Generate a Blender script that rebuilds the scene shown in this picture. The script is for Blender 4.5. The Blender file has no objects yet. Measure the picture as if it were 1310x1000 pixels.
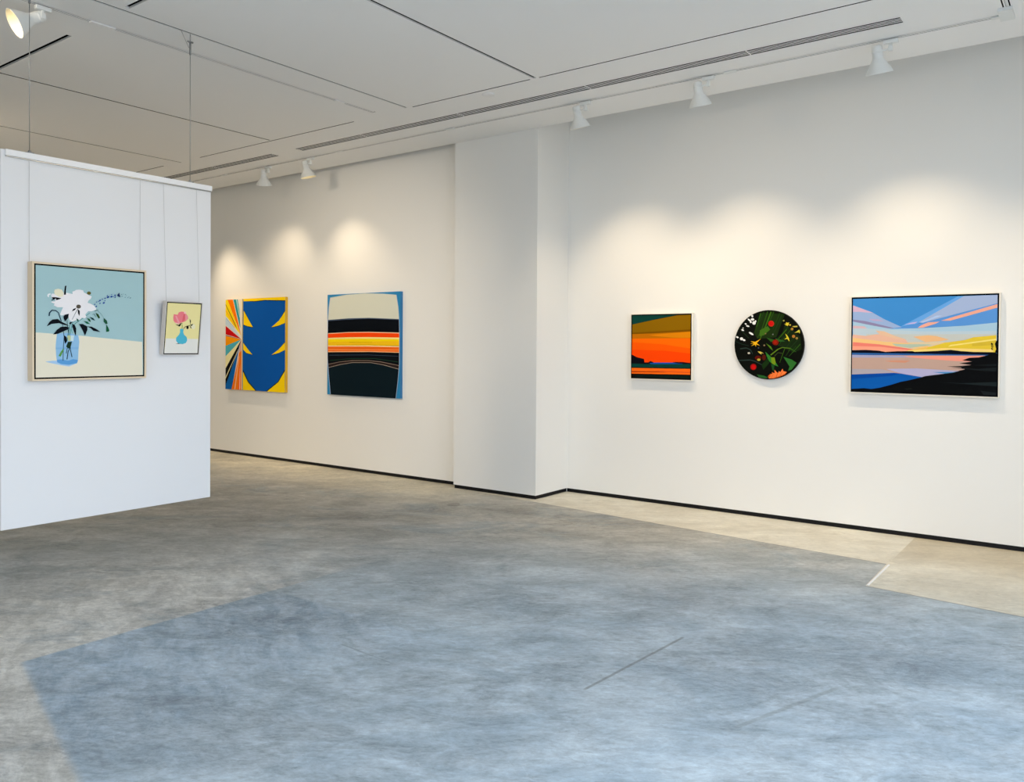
import bpy, bmesh, math
from mathutils import Vector, Matrix
PI = math.pi
C = bpy.context.scene.collection
sc = bpy.context.scene

ART = {
  'floral': [
    ('a6c6c9', [0,1000,1000,1000,1000,0,0,0]),
    ('ebe3cc', [0,402,372,380,990,326,995,0,0,0]),
    ('a8cae8', [81,141,143,149,185,149,358,123,288,95,229,105,144,124]),
    ('93bfe0', [182,393,175,341,170,275,174,198,183,132,223,115,288,108,358,123,369,148,374,254,381,321,374,366,370,383,275,403]),
    ('86b6dc', [170,267,374,274,373,254,171,253]),
    ('5f9fd6', [180,157,222,161,281,148,324,162,367,154,361,125,288,111,218,117,185,135]),
    ('4f8f88', [295,375,309,446,350,491,414,538,479,591,476,594,411,542,346,496,303,449,288,377]),
    ('3f7f7c', [272,325,289,419,297,474,328,513,324,517,292,477,282,420,265,326]),
    ('6fb0b4', [322,399,310,448,318,485,360,525,356,529,313,489,302,448,314,397]),
    ('2a4a5c', [237,148,241,275,247,364,233,474,204,550,196,582,191,581,200,548,228,473,241,364,235,276,231,149]),
    ('1a3440', [273,159,283,230,302,275,297,277,276,233,265,160]),
    ('1a3440', [318,182,302,254,301,309,296,309,296,253,310,181]),
    ('1a3440', [266,214,273,258,296,285,292,289,268,260,259,215]),
    ('1d4a50', [267,518,270,474,280,403,286,404,276,475,272,519]),
    ('10151c', [241,383,265,364,270,326,253,301,244,336]),
    ('203a28', [277,320,314,323,302,276,284,258,261,276]),
    ('c6cf98', [270,375,297,382,310,332,282,325]),
    ('cfe3e6', [303,381,332,379,325,326,301,332]),
    ('5f9a4c', [235,259,244,253,213,186,194,192,215,231]),
    ('f0ecec', [319,760,316,782,340,791,351,800,383,804,414,799,422,779,450,767,467,757,493,747,485,724,466,709,455,687,486,677,515,661,535,637,533,623,488,607,463,609,444,588,434,574,445,555,429,540,401,545,386,525,347,518,315,506,293,517,279,555,281,577,239,564,223,558,207,568,222,607,234,635,184,633,152,648,160,664,131,674,133,682,167,686,161,708,135,717,129,739,139,755,181,752,234,766,271,768,292,764]),
    ('ede6c8', [155,772,162,792,191,800,222,795,237,772,235,733,203,726,182,736,163,746]),
    ('f0f0f0', [96,737,106,751,124,754,129,747,111,738,112,719,101,721]),
    ('10151c', [130,695,146,707,133,716,145,722,172,723,219,716,204,706,180,698,170,698,174,711,154,701,136,691]),
    ('10151c', [250,829,264,833,259,789,259,750,241,749,244,777]),
    ('66602e', [487,777,485,771,480,765,472,761,464,761,456,764,451,769,449,775,451,782,456,788,463,791,472,792,479,789,485,784]),
    ('5b5246', [394,648,392,639,386,633,378,629,368,628,359,631,353,638,351,646,353,654,358,661,367,665,377,665,386,662,392,656]),
    ('10151c', [312,599,323,622,353,635,341,615]),
    ('10151c', [364,625,383,608,383,575,377,561,367,586]),
    ('4a5a58', [359,622,313,526,316,525,363,620]),
    ('173046', [118,551,121,579,139,599,168,598,190,582,202,551,217,508,221,510,207,553,196,586,171,606,136,608,112,584,106,552]),
    ('10151c', [236,550,249,567,284,577,280,541,251,506,240,529]),
    ('10151c', [92,458,114,497,140,520,187,527,214,506,262,483,285,467,241,475,198,489,135,481]),
    ('10151c', [147,386,179,428,215,456,263,461,288,450,274,433,232,413,190,393]),
    ('10151c', [315,487,338,476,351,443,347,372,331,415,317,459]),
    ('10151c', [377,486,409,487,452,466,453,435,431,379,410,428]),
    ('10151c', [449,466,492,464,538,442,575,416,550,419,508,426,482,451]),
    ('10151c', [286,492,299,503,318,498,294,481]),
    ('1f6a4a', [418,516,452,510,479,488,447,490]),
    ('1f5a30', [450,544,474,536,484,509,466,515]),
    ('1e3a3a', [472,556,507,544,526,520,496,531]),
    ('2c4a22', [530,595,554,584,570,551,558,541,540,567]),
    ('24563c', [606,550,635,525,643,496,625,492,606,512]),
    ('1c5a3a', [631,491,650,457,659,434,654,421,629,418]),
    ('1f5a44', [352,538,370,527,371,510,356,516]),
    ('3a6a66', [502,575,510,584,530,554,534,556,513,587,499,578]),
    ('5a8488', [549,610,579,586,607,543,609,544,581,588,551,613]),
    ('2a5a50', [520,608,541,618,553,617,554,622,540,623,518,613]),
    ('23479a', [526,678,526,674,523,670,518,668,514,669,514,673,517,677,522,679]),
    ('23479a', [542,661,542,656,538,650,532,648,527,650,527,655,531,660,537,663]),
    ('23479a', [543,700,543,697,541,693,537,692,534,693,533,696,536,700,540,701]),
    ('23479a', [562,707,562,704,559,701,556,699,553,700,552,704,555,707,559,708]),
    ('23479a', [577,718,577,713,573,708,567,705,562,707,562,712,566,718,572,720]),
    ('23479a', [575,690,576,686,572,681,567,679,563,681,563,685,566,690,571,692]),
    ('23479a', [597,728,597,725,594,721,590,719,586,721,586,724,589,728,593,730]),
    ('23479a', [614,698,615,692,610,685,602,683,597,685,596,691,601,697,608,700]),
    ('23479a', [623,740,624,736,620,731,615,729,611,731,610,735,614,740,619,742]),
    ('23479a', [621,717,621,713,619,710,615,708,612,709,611,713,614,716,618,718]),
    ('23479a', [656,756,657,749,651,741,642,738,635,740,634,748,640,755,649,759]),
    ('23479a', [644,766,644,762,641,758,637,757,633,758,633,762,636,765,640,767]),
    ('23479a', [685,777,685,774,683,771,679,770,676,771,676,774,678,777,682,778]),
    ('23479a', [687,761,687,755,682,748,675,745,669,748,668,754,673,760,681,763]),
    ('23479a', [699,761,699,758,696,754,692,752,689,754,689,757,691,760,696,762]),
    ('23479a', [720,775,721,770,717,764,711,762,706,764,705,769,709,774,716,777]),
    ('23479a', [721,757,722,752,718,748,713,746,709,747,708,752,712,756,717,758]),
    ('1a2c60', [733,772,754,797,764,753,750,756]),
    ('5d7d86', [784,784,783,781,779,778,775,777,773,780,776,783,780,785]),
    ('5d7d86', [788,766,787,763,783,760,779,759,777,762,780,765,784,768]),
    ('5d7d86', [797,789,797,786,794,784,791,784,790,785,792,788,795,789]),
    ('5d7d86', [820,784,820,781,816,778,811,777,810,780,812,783,817,785]),
    ('5d7d86', [818,758,817,755,814,752,809,751,807,754,810,757,814,759]),
    ('5d7d86', [827,774,827,772,824,770,821,769,820,771,822,773,825,775]),
    ('5d7d86', [845,757,844,753,840,750,836,749,834,752,837,755,841,758]),
    ('5d7d86', [870,756,870,751,864,747,858,746,856,749,859,754,866,757]),
    ('5d7d86', [853,766,852,763,850,761,847,761,846,763,847,765,850,766]),
  ],
  'small': [
    ('efe2a0', [0,1000,1000,1000,1000,0,0,0]),
    ('eae7de', [10,296,989,293,1000,0,0,0]),
    ('efe8c4', [874,545,871,522,856,504,832,493,803,493,777,502,757,520,748,543,751,565,766,584,790,595,818,595,845,586,865,568]),
    ('f08088', [188,714,197,781,311,772,341,822,426,840,515,833,554,804,623,750,638,701,572,656,530,637,452,622,351,589,252,611,203,653]),
    ('f6c8c0', [488,839,559,837,547,791,504,806]),
    ('e86870', [493,796,530,785,537,686,473,625,461,672]),
    ('f4a0a4', [246,740,282,753,397,611,355,587]),
    ('f6b8ba', [245,623,367,602,338,580]),
    ('f29aa0', [538,791,623,748,638,701,558,656]),
    ('54b9d0', [412,492,521,494,515,426,545,376,631,328,653,266,619,209,523,186,398,194,321,249,313,311,394,374,423,424]),
    ('7aa83c', [480,496,481,549,465,587,448,584,463,548,462,497]),
    ('1a1a10', [429,582,448,607,465,594,474,602,442,618,415,588]),
    ('14140f', [260,583,370,571,421,616,425,560,389,537]),
    ('1a1a14', [524,494,565,531,677,554,799,588,792,599,671,565,556,541,511,501]),
    ('14140f', [667,526,666,510,658,496,645,489,630,489,616,496,605,508,599,524,601,541,609,554,621,561,636,562,651,555,662,542]),
    ('14140f', [679,705,719,660,722,577,692,641]),
    ('14140f', [798,602,756,553,718,567]),
    ('14140f', [703,556,729,548,762,503,724,515]),
    ('3a4a50', [307,189,396,206,443,190]),
  ],
  'blue': [
    ('efe6d6', [0,1000,1000,1000,1000,0,0,0]),
    ('ffdc14', [0,997,34,1000,273,597,242,625,0,822]),
    ('ff7a00', [34,999,128,998,275,597,256,631]),
    ('ffb020', [0,876,9,881,164,727,190,682,155,716]),
    ('2f9aa0', [137,998,214,998,246,870,261,681,248,703]),
    ('bfe3e3', [184,998,200,998,254,798,245,798]),
    ('141008', [0,952,2,938,177,704,208,670,112,806]),
    ('c8dcea', [0,808,22,796,264,575,163,626,0,718]),
    ('7a94b8', [10,787,161,681,165,683,14,789]),
    ('d40a10', [2,707,275,560,2,613]),
    ('9a0c08', [2,603,275,559,2,595]),
    ('ff9c00', [2,593,280,557,2,483]),
    ('4fb0c0', [2,483,280,556,2,366]),
    ('f4eab0', [2,366,280,555,2,227]),
    ('0c0c0c', [2,230,280,554,273,533,1,34]),
    ('e8dca8', [0,133,249,480,251,477,2,111]),
    ('0b62b0', [1,37,213,413,251,502,113,0,0,0]),
    ('f57a14', [108,0,220,318,258,502,289,519,284,0]),
    ('d9a898', [273,541,290,541,289,436,239,407,251,491]),
    ('ffc08a', [158,0,176,0,246,368,240,368]),
    ('ff5530', [229,1,244,1,257,313]),
    ('ffe0d0', [246,1,260,2,260,285]),
    ('f3e0b8', [279,999,305,1000,293,0,283,0,285,536]),
    ('8d8f6a', [299,1000,312,1000,304,0,295,0]),
    ('0856ac', [313,999,1000,1000,1000,0,303,1]),
    ('141008', [317,973,512,962,678,968,1000,956,1000,966,317,981]),
    ('ffd80a', [313,999,1000,1000,1000,963,678,977,512,970,317,973]),
    ('101018', [320,886,405,774,483,681,382,695,318,714]),
    ('ffd80a', [320,872,404,771,477,689,382,701,318,718]),
    ('101018', [999,864,908,757,775,678,897,696,999,727]),
    ('ffd80a', [999,851,908,756,783,685,898,701,999,728]),
    ('101018', [315,526,390,453,477,385,367,404,314,445]),
    ('ffd80a', [315,517,389,452,471,391,367,408,314,444]),
    ('101018', [1000,534,894,447,778,385,904,410,1000,447]),
    ('ffd80a', [1000,524,895,447,786,392,905,414,1000,447]),
    ('101018', [311,225,406,97,542,1,308,1]),
    ('ffd80a', [311,202,395,90,521,2,308,1]),
    ('101018', [998,243,888,112,695,0,1000,0]),
    ('ffd80a', [998,225,898,107,712,0,1000,0]),
  ],
  'stripe': [
    ('2f86bb', [0,1000,1000,1000,1000,0,0,0]),
    ('0a0f16', [10,748,296,759,590,760,985,740,991,615,991,324,975,165,949,0,48,0,27,166,2,364,2,618]),
    ('d8dacb', [42,971,276,992,532,997,779,985,949,968,975,853,985,740,590,760,296,759,8,748,21,872]),
    ('43536e', [8,747,296,759,590,760,985,742,985,734,590,751,296,747,8,737]),
    ('f7c9a4', [9,615,319,625,580,626,991,616,991,608,580,618,319,617,9,607]),
    ('ff4a0c', [9,608,319,618,580,618,993,608,993,569,580,574,319,573,9,568]),
    ('ffe68a', [9,568,319,574,580,575,993,569,993,553,9,550]),
    ('ffdc10', [9,554,494,559,993,553,993,534,9,523]),
    ('fcc81c', [9,526,993,536,993,491,9,490]),
    ('c89a00', [139,495,580,499,980,491,980,495,580,503,139,499]),
    ('d8b400', [319,522,632,524,632,529,319,527]),
    ('ffe4a8', [9,490,580,493,993,489,993,480,580,484,9,481]),
    ('f5661a', [9,481,580,484,993,480,993,435,580,437,9,431]),
    ('ff8c40', [9,457,580,458,993,459,993,448,9,442]),
    ('ffc38a', [9,432,580,438,993,435,993,428,580,432,9,424]),
    ('38485c', [29,392,580,401,980,393,980,397,580,406,29,397]),
    ('20402c', [39,338,363,362,665,366,979,338,981,344,666,372,363,368,38,344]),
    ('2c2020', [16,303,184,330,363,345,580,348,750,339,985,309,985,275,791,310,615,329,363,325,184,302,16,270]),
    ('9a8676', [17,301,185,328,363,343,580,347,749,337,984,307,985,311,750,342,581,351,363,348,184,332,15,305]),
    ('b0a090', [21,268,185,300,363,324,614,328,791,308,982,273,984,277,792,312,615,332,363,328,184,304,19,272]),
    ('0c1c24', [22,267,184,299,363,323,615,327,791,307,982,272,964,176,931,80,390,67,48,74]),
    ('0c1c24', [23,268,973,269,949,1,50,0]),
    ('aebbd8', [53,1,30,166,7,364,7,618,11,745,24,872,45,970,38,971,18,873,5,745,1,618,1,363,24,166,47,0]),
    ('b4c4dc', [952,0,977,165,994,324,994,615,988,740,977,853,952,969,946,968,972,853,983,740,988,615,988,324,972,166,946,0]),
    ('b4c4c8', [42,968,276,990,532,995,779,983,949,967,949,970,779,987,532,999,275,994,41,973]),
  ],
  'orange': [
    ('140f0a', [0,1000,1000,1000,1000,0,0,0]),
    ('0b3f38', [11,992,777,992,409,929,11,851]),
    ('8a6205', [11,851,409,926,777,986,991,989,990,738,410,708,11,697]),
    ('7a4e00', [11,720,989,768,990,736,11,697]),
    ('c46e04', [11,697,410,708,990,736,990,633,11,626]),
    ('de8408', [299,683,990,732,991,636,720,640,441,665]),
    ('ff6c04', [11,626,990,633,991,254,8,239]),
    ('ff5a02', [10,567,536,538,990,475,993,254,8,239]),
    ('ff4602', [10,449,567,438,989,398,991,254,8,239]),
    ('0d0a14', [8,372,90,332,220,304,230,249,293,250,332,273,388,251,333,229,5,224]),
    ('1450a8', [317,242,412,251,784,257,875,234,333,223]),
    ('14101c', [700,257,753,265,859,266,991,254,991,235,784,242]),
    ('084038', [5,227,333,223,991,237,992,175,5,170]),
    ('ff6c14', [5,157,992,163,993,74,5,66]),
    ('a8380a', [5,105,413,110,632,99,5,87]),
    ('e85a20', [412,124,993,116,993,99,491,104]),
    ('071f1c', [91,43,990,56,991,14,41,16]),
  ],
  'circle': [
    ('0b0e09', [994,502,992,455,986,408,975,362,959,317,940,274,916,232,888,194,857,158,822,125,784,95,744,70,701,48,655,31,609,18,561,9,512,5,463,6,414,12,366,23,318,38,273,57,229,82,189,110,151,142,117,179,87,219,61,261,39,306,22,352,10,400,3,449,0,498,2,547,9,596,21,644,37,690,58,734,83,777,113,816,146,853,182,886,222,915,264,940,309,961,356,976,404,987,453,993,502,994,550,991,599,983,646,970,691,953,735,932,776,906,815,877,850,845,882,809,910,771,935,730,956,687,972,642,984,596,991,549]),
    ('1c2f0e', [375,968,735,941,616,610,341,585,289,673]),
    ('16260f', [737,807,956,609,975,438,862,389,654,486]),
    ('24480f', [565,981,509,837,520,832,585,972]),
    ('3c6a14', [529,981,458,788,374,587,384,583,472,782,547,974]),
    ('2c5212', [480,985,397,725,337,600,345,596,409,721,496,979]),
    ('1c3a10', [422,980,344,802,295,675,304,671,358,796,441,972]),
    ('34601a', [381,958,323,763,330,760,395,953]),
    ('203a1a', [692,946,585,699,538,612,545,608,595,694,705,940]),
    ('24480f', [657,958,563,723,568,721,666,954]),
    ('3c6a14', [758,724,615,549,619,546,766,717]),
    ('2c5212', [819,723,640,487,644,484,826,717]),
    ('1c3a10', [856,600,738,438,743,435,864,594]),
    ('34601a', [953,515,801,340,804,337,960,508]),
    ('203a1a', [916,576,787,427,791,423,924,569]),
    ('24480f', [783,760,603,562,606,559,789,754]),
    ('3c6a14', [737,450,667,245,671,244,744,448]),
    ('2c5212', [810,439,752,339,755,337,816,435]),
    ('1c3a10', [892,491,835,415,841,411,903,482]),
    ('3f6a1a', [378,711,490,772,528,722,441,641,372,623]),
    ('2c5a1c', [473,604,554,585,604,566,542,541]),
    ('4f7a1a', [468,522,543,473,571,413,525,454]),
    ('2a5a24', [598,597,715,566,742,548,641,545]),
    ('2a3a34', [87,428,175,443,236,422,269,362,278,366,245,432,176,460,84,448]),
    ('2c3c38', [62,259,242,268,316,249,418,198,423,207,321,260,242,282,55,272]),
    ('1a2c22', [17,542,109,504,213,479,215,489,112,513,21,551]),
    ('22301c', [65,735,209,594,217,601,73,742]),
    ('5a7a1e', [544,344,647,430,704,455,825,444,826,455,703,468,638,442,533,357]),
    ('34601a', [809,442,897,399,899,403,817,457]),
    ('3a4a20', [598,333,645,382,704,372,705,382,641,391,591,340]),
    ('2f7a2a', [460,400,545,323,595,274,651,186,596,206,558,230,520,260,482,335]),
    ('74921a', [545,317,594,318,614,237,595,209,552,236]),
    ('1c4a20', [546,223,596,206,584,124,565,136]),
    ('16300f', [408,208,495,310,521,235,434,134]),
    ('2f6e2c', [721,328,839,290,908,246,841,149,790,127,810,191]),
    ('28602a', [340,66,447,49,504,23,460,11,372,23]),
    ('8a6a20', [224,376,224,374,222,372,220,371,218,371,216,372,214,374,214,376,214,378,216,380,218,381,220,381,222,380,224,378]),
    ('c0301c', [586,806,582,787,570,772,552,764,533,764,515,773,503,788,499,807,503,826,515,841,532,849,551,849,569,840,581,825]),
    ('c81410', [572,806,569,791,559,779,545,773,530,773,516,780,506,792,502,807,506,822,515,834,529,841,545,841,559,834,568,822]),
    ('7a1a0a', [654,535,649,517,637,502,618,494,597,494,578,502,565,517,560,535,564,553,577,568,596,576,617,576,636,568,649,554]),
    ('a01c08', [627,538,624,527,618,518,608,513,597,513,587,518,580,527,577,538,580,548,586,557,596,562,607,562,617,557,624,548]),
    ('a01410', [334,175,329,156,317,140,298,130,278,130,259,138,246,154,242,174,246,193,259,209,277,219,298,219,316,211,329,195]),
    ('c81010', [321,171,318,158,310,147,297,141,284,141,271,147,263,157,260,170,263,183,271,194,283,200,297,200,309,195,318,184]),
    ('5a120a', [404,309,400,294,387,283,367,276,346,276,327,282,313,293,308,307,313,322,326,333,345,340,367,340,386,334,400,323]),
    ('54180c', [470,316,467,297,460,282,449,274,436,274,425,282,417,297,414,315,417,334,425,349,436,357,448,357,459,349,467,334]),
    ('b8a838', [392,281,390,273,383,267,373,263,361,263,351,267,344,273,341,280,344,288,351,294,361,298,372,298,382,295,390,288]),
    ('c8c0b0', [238,376,237,370,231,365,224,362,215,362,207,365,202,370,200,376,202,382,207,387,215,389,223,390,231,387,236,382]),
    ('b08030', [860,726,858,717,853,710,845,707,836,707,829,711,823,718,821,726,823,735,828,741,836,745,845,745,852,741,858,734]),
    ('b87830', [884,621,882,612,876,604,867,600,858,600,849,604,843,612,840,622,843,631,848,639,857,643,867,643,875,639,882,631]),
    ('98803c', [925,595,923,587,919,581,912,578,904,578,898,581,893,587,891,595,893,602,897,608,904,611,912,611,918,608,923,602]),
    ('a0a050', [734,846,733,841,729,837,724,835,719,835,714,837,711,841,709,847,711,852,714,856,719,859,724,859,729,856,733,852]),
    ('c0b040', [824,784,823,778,820,774,815,772,810,772,805,774,801,779,800,784,801,789,805,794,809,796,815,796,820,793,823,789]),
    ('808078', [579,650,578,645,575,642,571,640,567,640,563,642,560,645,559,650,560,654,562,657,566,659,571,659,575,657,578,654]),
    ('907858', [458,491,457,486,453,481,448,479,443,479,438,481,434,485,433,491,434,496,437,501,443,503,448,503,453,501,457,496]),
    ('806c40', [473,662,472,658,469,655,465,653,460,653,456,655,453,658,452,663,453,667,456,670,460,672,465,672,469,670,471,667]),
    ('404450', [373,453,372,448,368,444,364,442,359,442,354,444,351,448,350,453,351,458,354,462,359,464,364,464,368,462,371,458]),
    ('f4b81c', [242,553,311,542,392,585,334,524,386,484,326,506,323,469,306,503,253,477,295,515,240,515,293,525]),
    ('e4cc38', [755,825,776,815,803,821,791,800,798,788,784,781,774,767,765,780,743,776,756,791,727,797,757,806]),
    ('dccc30', [744,661,775,634,797,597,807,548,788,570,775,587,732,577,768,607]),
    ('d4cc40', [874,673,909,692,938,717,951,701,950,660,936,678]),
    ('d0c050', [840,766,913,771,916,753,870,751]),
    ('d8c050', [347,405,393,399,447,372,400,380,409,356,375,377]),
    ('b84818', [504,35,510,58,547,80,597,87,658,95,719,121,774,109,750,76,708,53,647,29,585,12,523,8]),
    ('f87c3c', [510,25,548,46,514,45,554,68,522,76,572,79,559,101,603,90,596,140,631,106,652,95,661,124,683,108,713,158,725,122,774,112,747,84,708,63,647,39,585,17,529,16]),
    ('c85a20', [642,102,619,33,626,31,649,100]),
    ('d06428', [582,76,545,26,550,22,587,73]),
    ('d06428', [704,116,680,56,687,54,711,114]),
    ('f2f0ec', [279,925,281,917,279,909,275,904,268,902,261,903,255,908,251,915,249,923,251,930,256,936,262,938,269,937,275,932]),
    ('f2f0ec', [295,871,292,863,285,857,274,854,263,854,252,858,245,864,242,871,245,879,252,885,262,888,274,888,285,884,292,878]),
    ('f2f0ec', [319,819,316,808,309,799,298,794,287,795,276,800,268,808,266,819,268,830,275,839,286,844,298,844,309,839,316,830]),
    ('f2f0ec', [327,844,326,838,322,834,318,831,313,831,308,834,305,839,304,845,305,851,308,855,312,858,318,858,322,855,325,850]),
    ('f2f0ec', [251,838,245,836,235,839,223,846,211,856,202,866,198,876,199,882,205,884,215,881,227,874,239,865,248,854,252,845]),
    ('f2f0ec', [260,830,258,825,254,821,248,819,241,819,235,821,231,825,229,830,231,835,235,839,241,841,248,841,254,839,258,835]),
    ('f2f0ec', [184,800,181,797,176,795,169,795,162,798,156,802,153,807,153,812,156,816,162,817,169,817,176,814,181,810,184,805]),
    ('f2f0ec', [224,767,221,763,213,761,202,762,191,765,182,770,176,775,175,781,178,785,186,787,197,786,208,783,217,779,223,773]),
    ('f2f0ec', [144,707,140,703,133,701,124,703,115,707,109,712,105,719,106,725,110,729,117,730,126,729,134,725,141,719,145,713]),
    ('f2f0ec', [140,746,139,743,136,741,132,740,127,740,123,741,120,743,119,746,120,749,123,751,127,752,132,752,136,750,139,748]),
    ('f2f0ec', [287,642,280,639,268,641,254,647,238,657,226,667,219,677,219,684,226,687,238,685,253,679,268,670,280,659,287,650]),
    ('f2f0ec', [63,602,59,598,52,596,44,597,35,601,29,606,26,613,26,619,31,623,38,624,46,623,54,620,61,614,64,608]),
    ('f2f0ec', [131,587,129,577,122,570,113,565,102,565,93,570,86,577,84,587,86,596,92,604,102,608,112,608,122,604,128,596]),
    ('f2f0ec', [167,560,163,555,155,553,146,553,137,557,129,562,125,569,125,575,129,580,136,583,146,582,155,579,163,573,167,567]),
  ],
  'big': [
    ('0b0d10', [0,1000,1000,1000,1000,0,0,0]),
    ('418dd2', [5,991,995,992,996,420,4,410]),
    ('9ab2da', [6,924,144,847,237,770,364,684,289,670,7,740]),
    ('d6b2cc', [6,920,156,839,102,844,49,853,6,852]),
    ('c0a8cc', [123,775,196,768,237,745,154,754]),
    ('8e86ac', [7,770,102,751,309,675,258,672,7,749]),
    ('68a6e6', [349,686,743,989,862,989,468,716]),
    ('a4b6da', [482,733,780,989,995,991,995,911,641,778,507,726]),
    ('c4b4e0', [379,710,428,729,473,739,453,719]),
    ('5b96da', [339,677,507,725,641,778,995,911,995,708,289,663]),
    ('b0c8ec', [487,730,603,799,641,798,517,732]),
    ('f0ab94', [633,746,679,768,995,903,995,867,693,745]),
    ('f2ad98', [474,675,497,701,546,731,624,737,594,716,512,677]),
    ('a9cadf', [7,747,102,717,289,667,527,674,791,694,995,722,993,612,7,644]),
    ('e2cba6', [5,594,993,587,993,430,4,422]),
    ('bccdd8', [7,682,289,656,507,638,993,639,993,557,8,591]),
    ('c6c9c4', [103,613,508,609,993,609,994,529,145,531]),
    ('d8b8c0', [7,705,92,696,113,673,7,675]),
    ('eab8a0', [7,610,103,594,186,612,309,597,390,559,410,516,8,561]),
    ('e8c0a0', [176,650,238,642,309,597,390,552,309,567,207,605]),
    ('f4c684', [8,573,238,533,547,501,547,458,8,516]),
    ('b4c4b0', [295,513,360,508,547,507,576,499,420,468,320,489]),
    ('f0bc86', [444,585,546,599,604,590,689,555,623,537,527,530]),
    ('f08272', [8,528,208,504,450,455,410,425,5,431]),
    ('fca488', [6,485,208,479,410,446,391,425,5,431]),
    ('f2c060', [410,446,547,480,699,502,700,431,391,425]),
    ('e6c63a', [547,475,661,523,792,551,846,578,991,598,991,425,509,426]),
    ('d8b838', [838,516,991,546,991,502,838,488]),
    ('f6e07a', [699,502,991,564,991,549,681,484]),
    ('f8d67c', [410,443,662,470,973,458,973,433,400,428]),
    ('0a0e1c', [3,440,104,445,198,438,249,425,330,433,440,436,455,429,509,432,547,435,605,440,700,451,765,440,847,432,991,430,993,406,3,407]),
    ('2f5f9e', [3,413,548,409,966,405,966,392,3,382]),
    ('c2a294', [3,388,938,397,848,278,607,187,491,166,332,200,4,175]),
    ('a6a6c4', [3,391,391,386,548,372,3,361]),
    ('f29c88', [371,380,470,387,931,395,884,370,821,334,728,339,548,355]),
    ('d49478', [245,331,331,339,426,337,391,314,291,320]),
    ('b4b0d2', [255,246,471,258,757,240,626,199,510,163,392,191]),
    ('b0a8b0', [4,240,230,241,332,204,4,175]),
    ('4a90c8', [578,223,663,228,748,228,663,210]),
    ('0c5aae', [2,179,312,207,362,201,510,169,362,113,292,73,169,31,2,21]),
    ('0848a0', [2,179,312,207,362,201,291,174,3,129]),
    ('0a0c0e', [0,24,96,36,148,30,210,46,292,81,362,116,471,150,530,181,626,202,729,226,766,237,794,259,764,276,674,283,775,291,835,303,756,316,839,337,776,347,820,373,884,379,929,398,991,426,1000,0,0,0]),
    ('1c2426', [607,124,776,119,997,140,998,96,795,111]),
    ('171c1e', [839,299,996,318,996,296]),
    ('1a2022', [701,272,885,265,996,282,992,243,885,249]),
    ('1c2022', [895,50,994,34,994,7,914,9]),
    ('1a1e1c', [383,45,433,53,447,42,403,34]),
    ('0a0c0e', [983,513,990,540,999,550,998,420,984,433,991,461]),
    ('0a0c0e', [960,525,972,513,964,499,978,488,963,485,973,472,960,469,975,455,964,452,960,472,966,480,958,491,966,499,957,510]),
  ],
}


# ---------------------------------------------------------------- materials
def lin(h):
    out = []
    for i in (0, 2, 4):
        c = int(h[i:i+2], 16) / 255
        out.append(c / 12.92 if c <= .04045 else ((c + .055) / 1.055) ** 2.4)
    return tuple(out) + (1,)
def mat(name, col, rough=.5, metal=0, emit=None, estr=0, bump=0, bscale=200, spec=.5):
    m = bpy.data.materials.new(name); m.use_nodes = True
    nt = m.node_tree; b = nt.nodes['Principled BSDF']
    b.inputs['Base Color'].default_value = lin(col) if isinstance(col, str) else tuple(col) + (1,)
    b.inputs['Roughness'].default_value = rough
    b.inputs['Metallic'].default_value = metal
    b.inputs['Specular IOR Level'].default_value = spec
    if emit:
        b.inputs['Emission Color'].default_value = lin(emit); b.inputs['Emission Strength'].default_value = estr
    if bump:
        tc = nt.nodes.new('ShaderNodeTexCoord'); n = nt.nodes.new('ShaderNodeTexNoise'); n.inputs['Scale'].default_value = bscale
        bp = nt.nodes.new('ShaderNodeBump'); bp.inputs['Strength'].default_value = bump; bp.inputs['Distance'].default_value = .002
        nt.links.new(tc.outputs['Object'], n.inputs['Vector'])
        nt.links.new(n.outputs['Fac'], bp.inputs['Height']); nt.links.new(bp.outputs['Normal'], b.inputs['Normal'])
    return m
M = {}
M['wall'] = mat('wall_paint', (.85, .84, .81), .75, bump=.15, spec=.25)
M['ceil'] = mat('ceiling_paint', (.90, .90, .895), .8, bump=.1, spec=.2)
M['panel'] = mat('panel_paint', (.81, .805, .805), .6, bump=.1, spec=.3)
M['rail'] = mat('white_rail', (.86, .86, .86), .4)
M['black'] = mat('black_base', (.006, .006, .007), .5, spec=.2)
M['void'] = mat('dark_void', (.004, .004, .005), .9, spec=0)
M['slot'] = mat('slot_interior', (.75, .75, .74), .8)
M['metalwhite'] = mat('white_enamel', (.78, .80, .79), .35)
M['shadein'] = mat('reflector_interior', (.82, .74, .52), .35)
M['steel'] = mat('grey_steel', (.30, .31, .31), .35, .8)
M['wire'] = mat('wire', (.55, .55, .54), .4, .4)
M['maple'] = mat('maple_wood', 'e2cdae', .5, bump=.1, bscale=60)
M['whiteframe'] = mat('white_wood', 'efe9dc', .5)
M['greyframe'] = mat('pale_grey_wood', 'd6d0ca', .5)
M['gap'] = mat('frame_gap', '0e0c0b', .8, spec=.03)
M['bulb'] = mat('bulb', 'ffffff', .3, emit='fff2d8', estr=5)
M['blueedge'] = mat('canvas_edge_blue', '2a7ab0', .6)
M['yellowedge'] = mat('canvas_edge_yellow', 'd9ac20', .6)
M['darkedge'] = mat('panel_edge_dark', '14130f', .7, spec=.05)
M['alu'] = mat('aluminium', (.6, .6, .6), .4, .6)
M['drain'] = mat('cover_metal', (.27, .26, .23), .5, .3)

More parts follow.
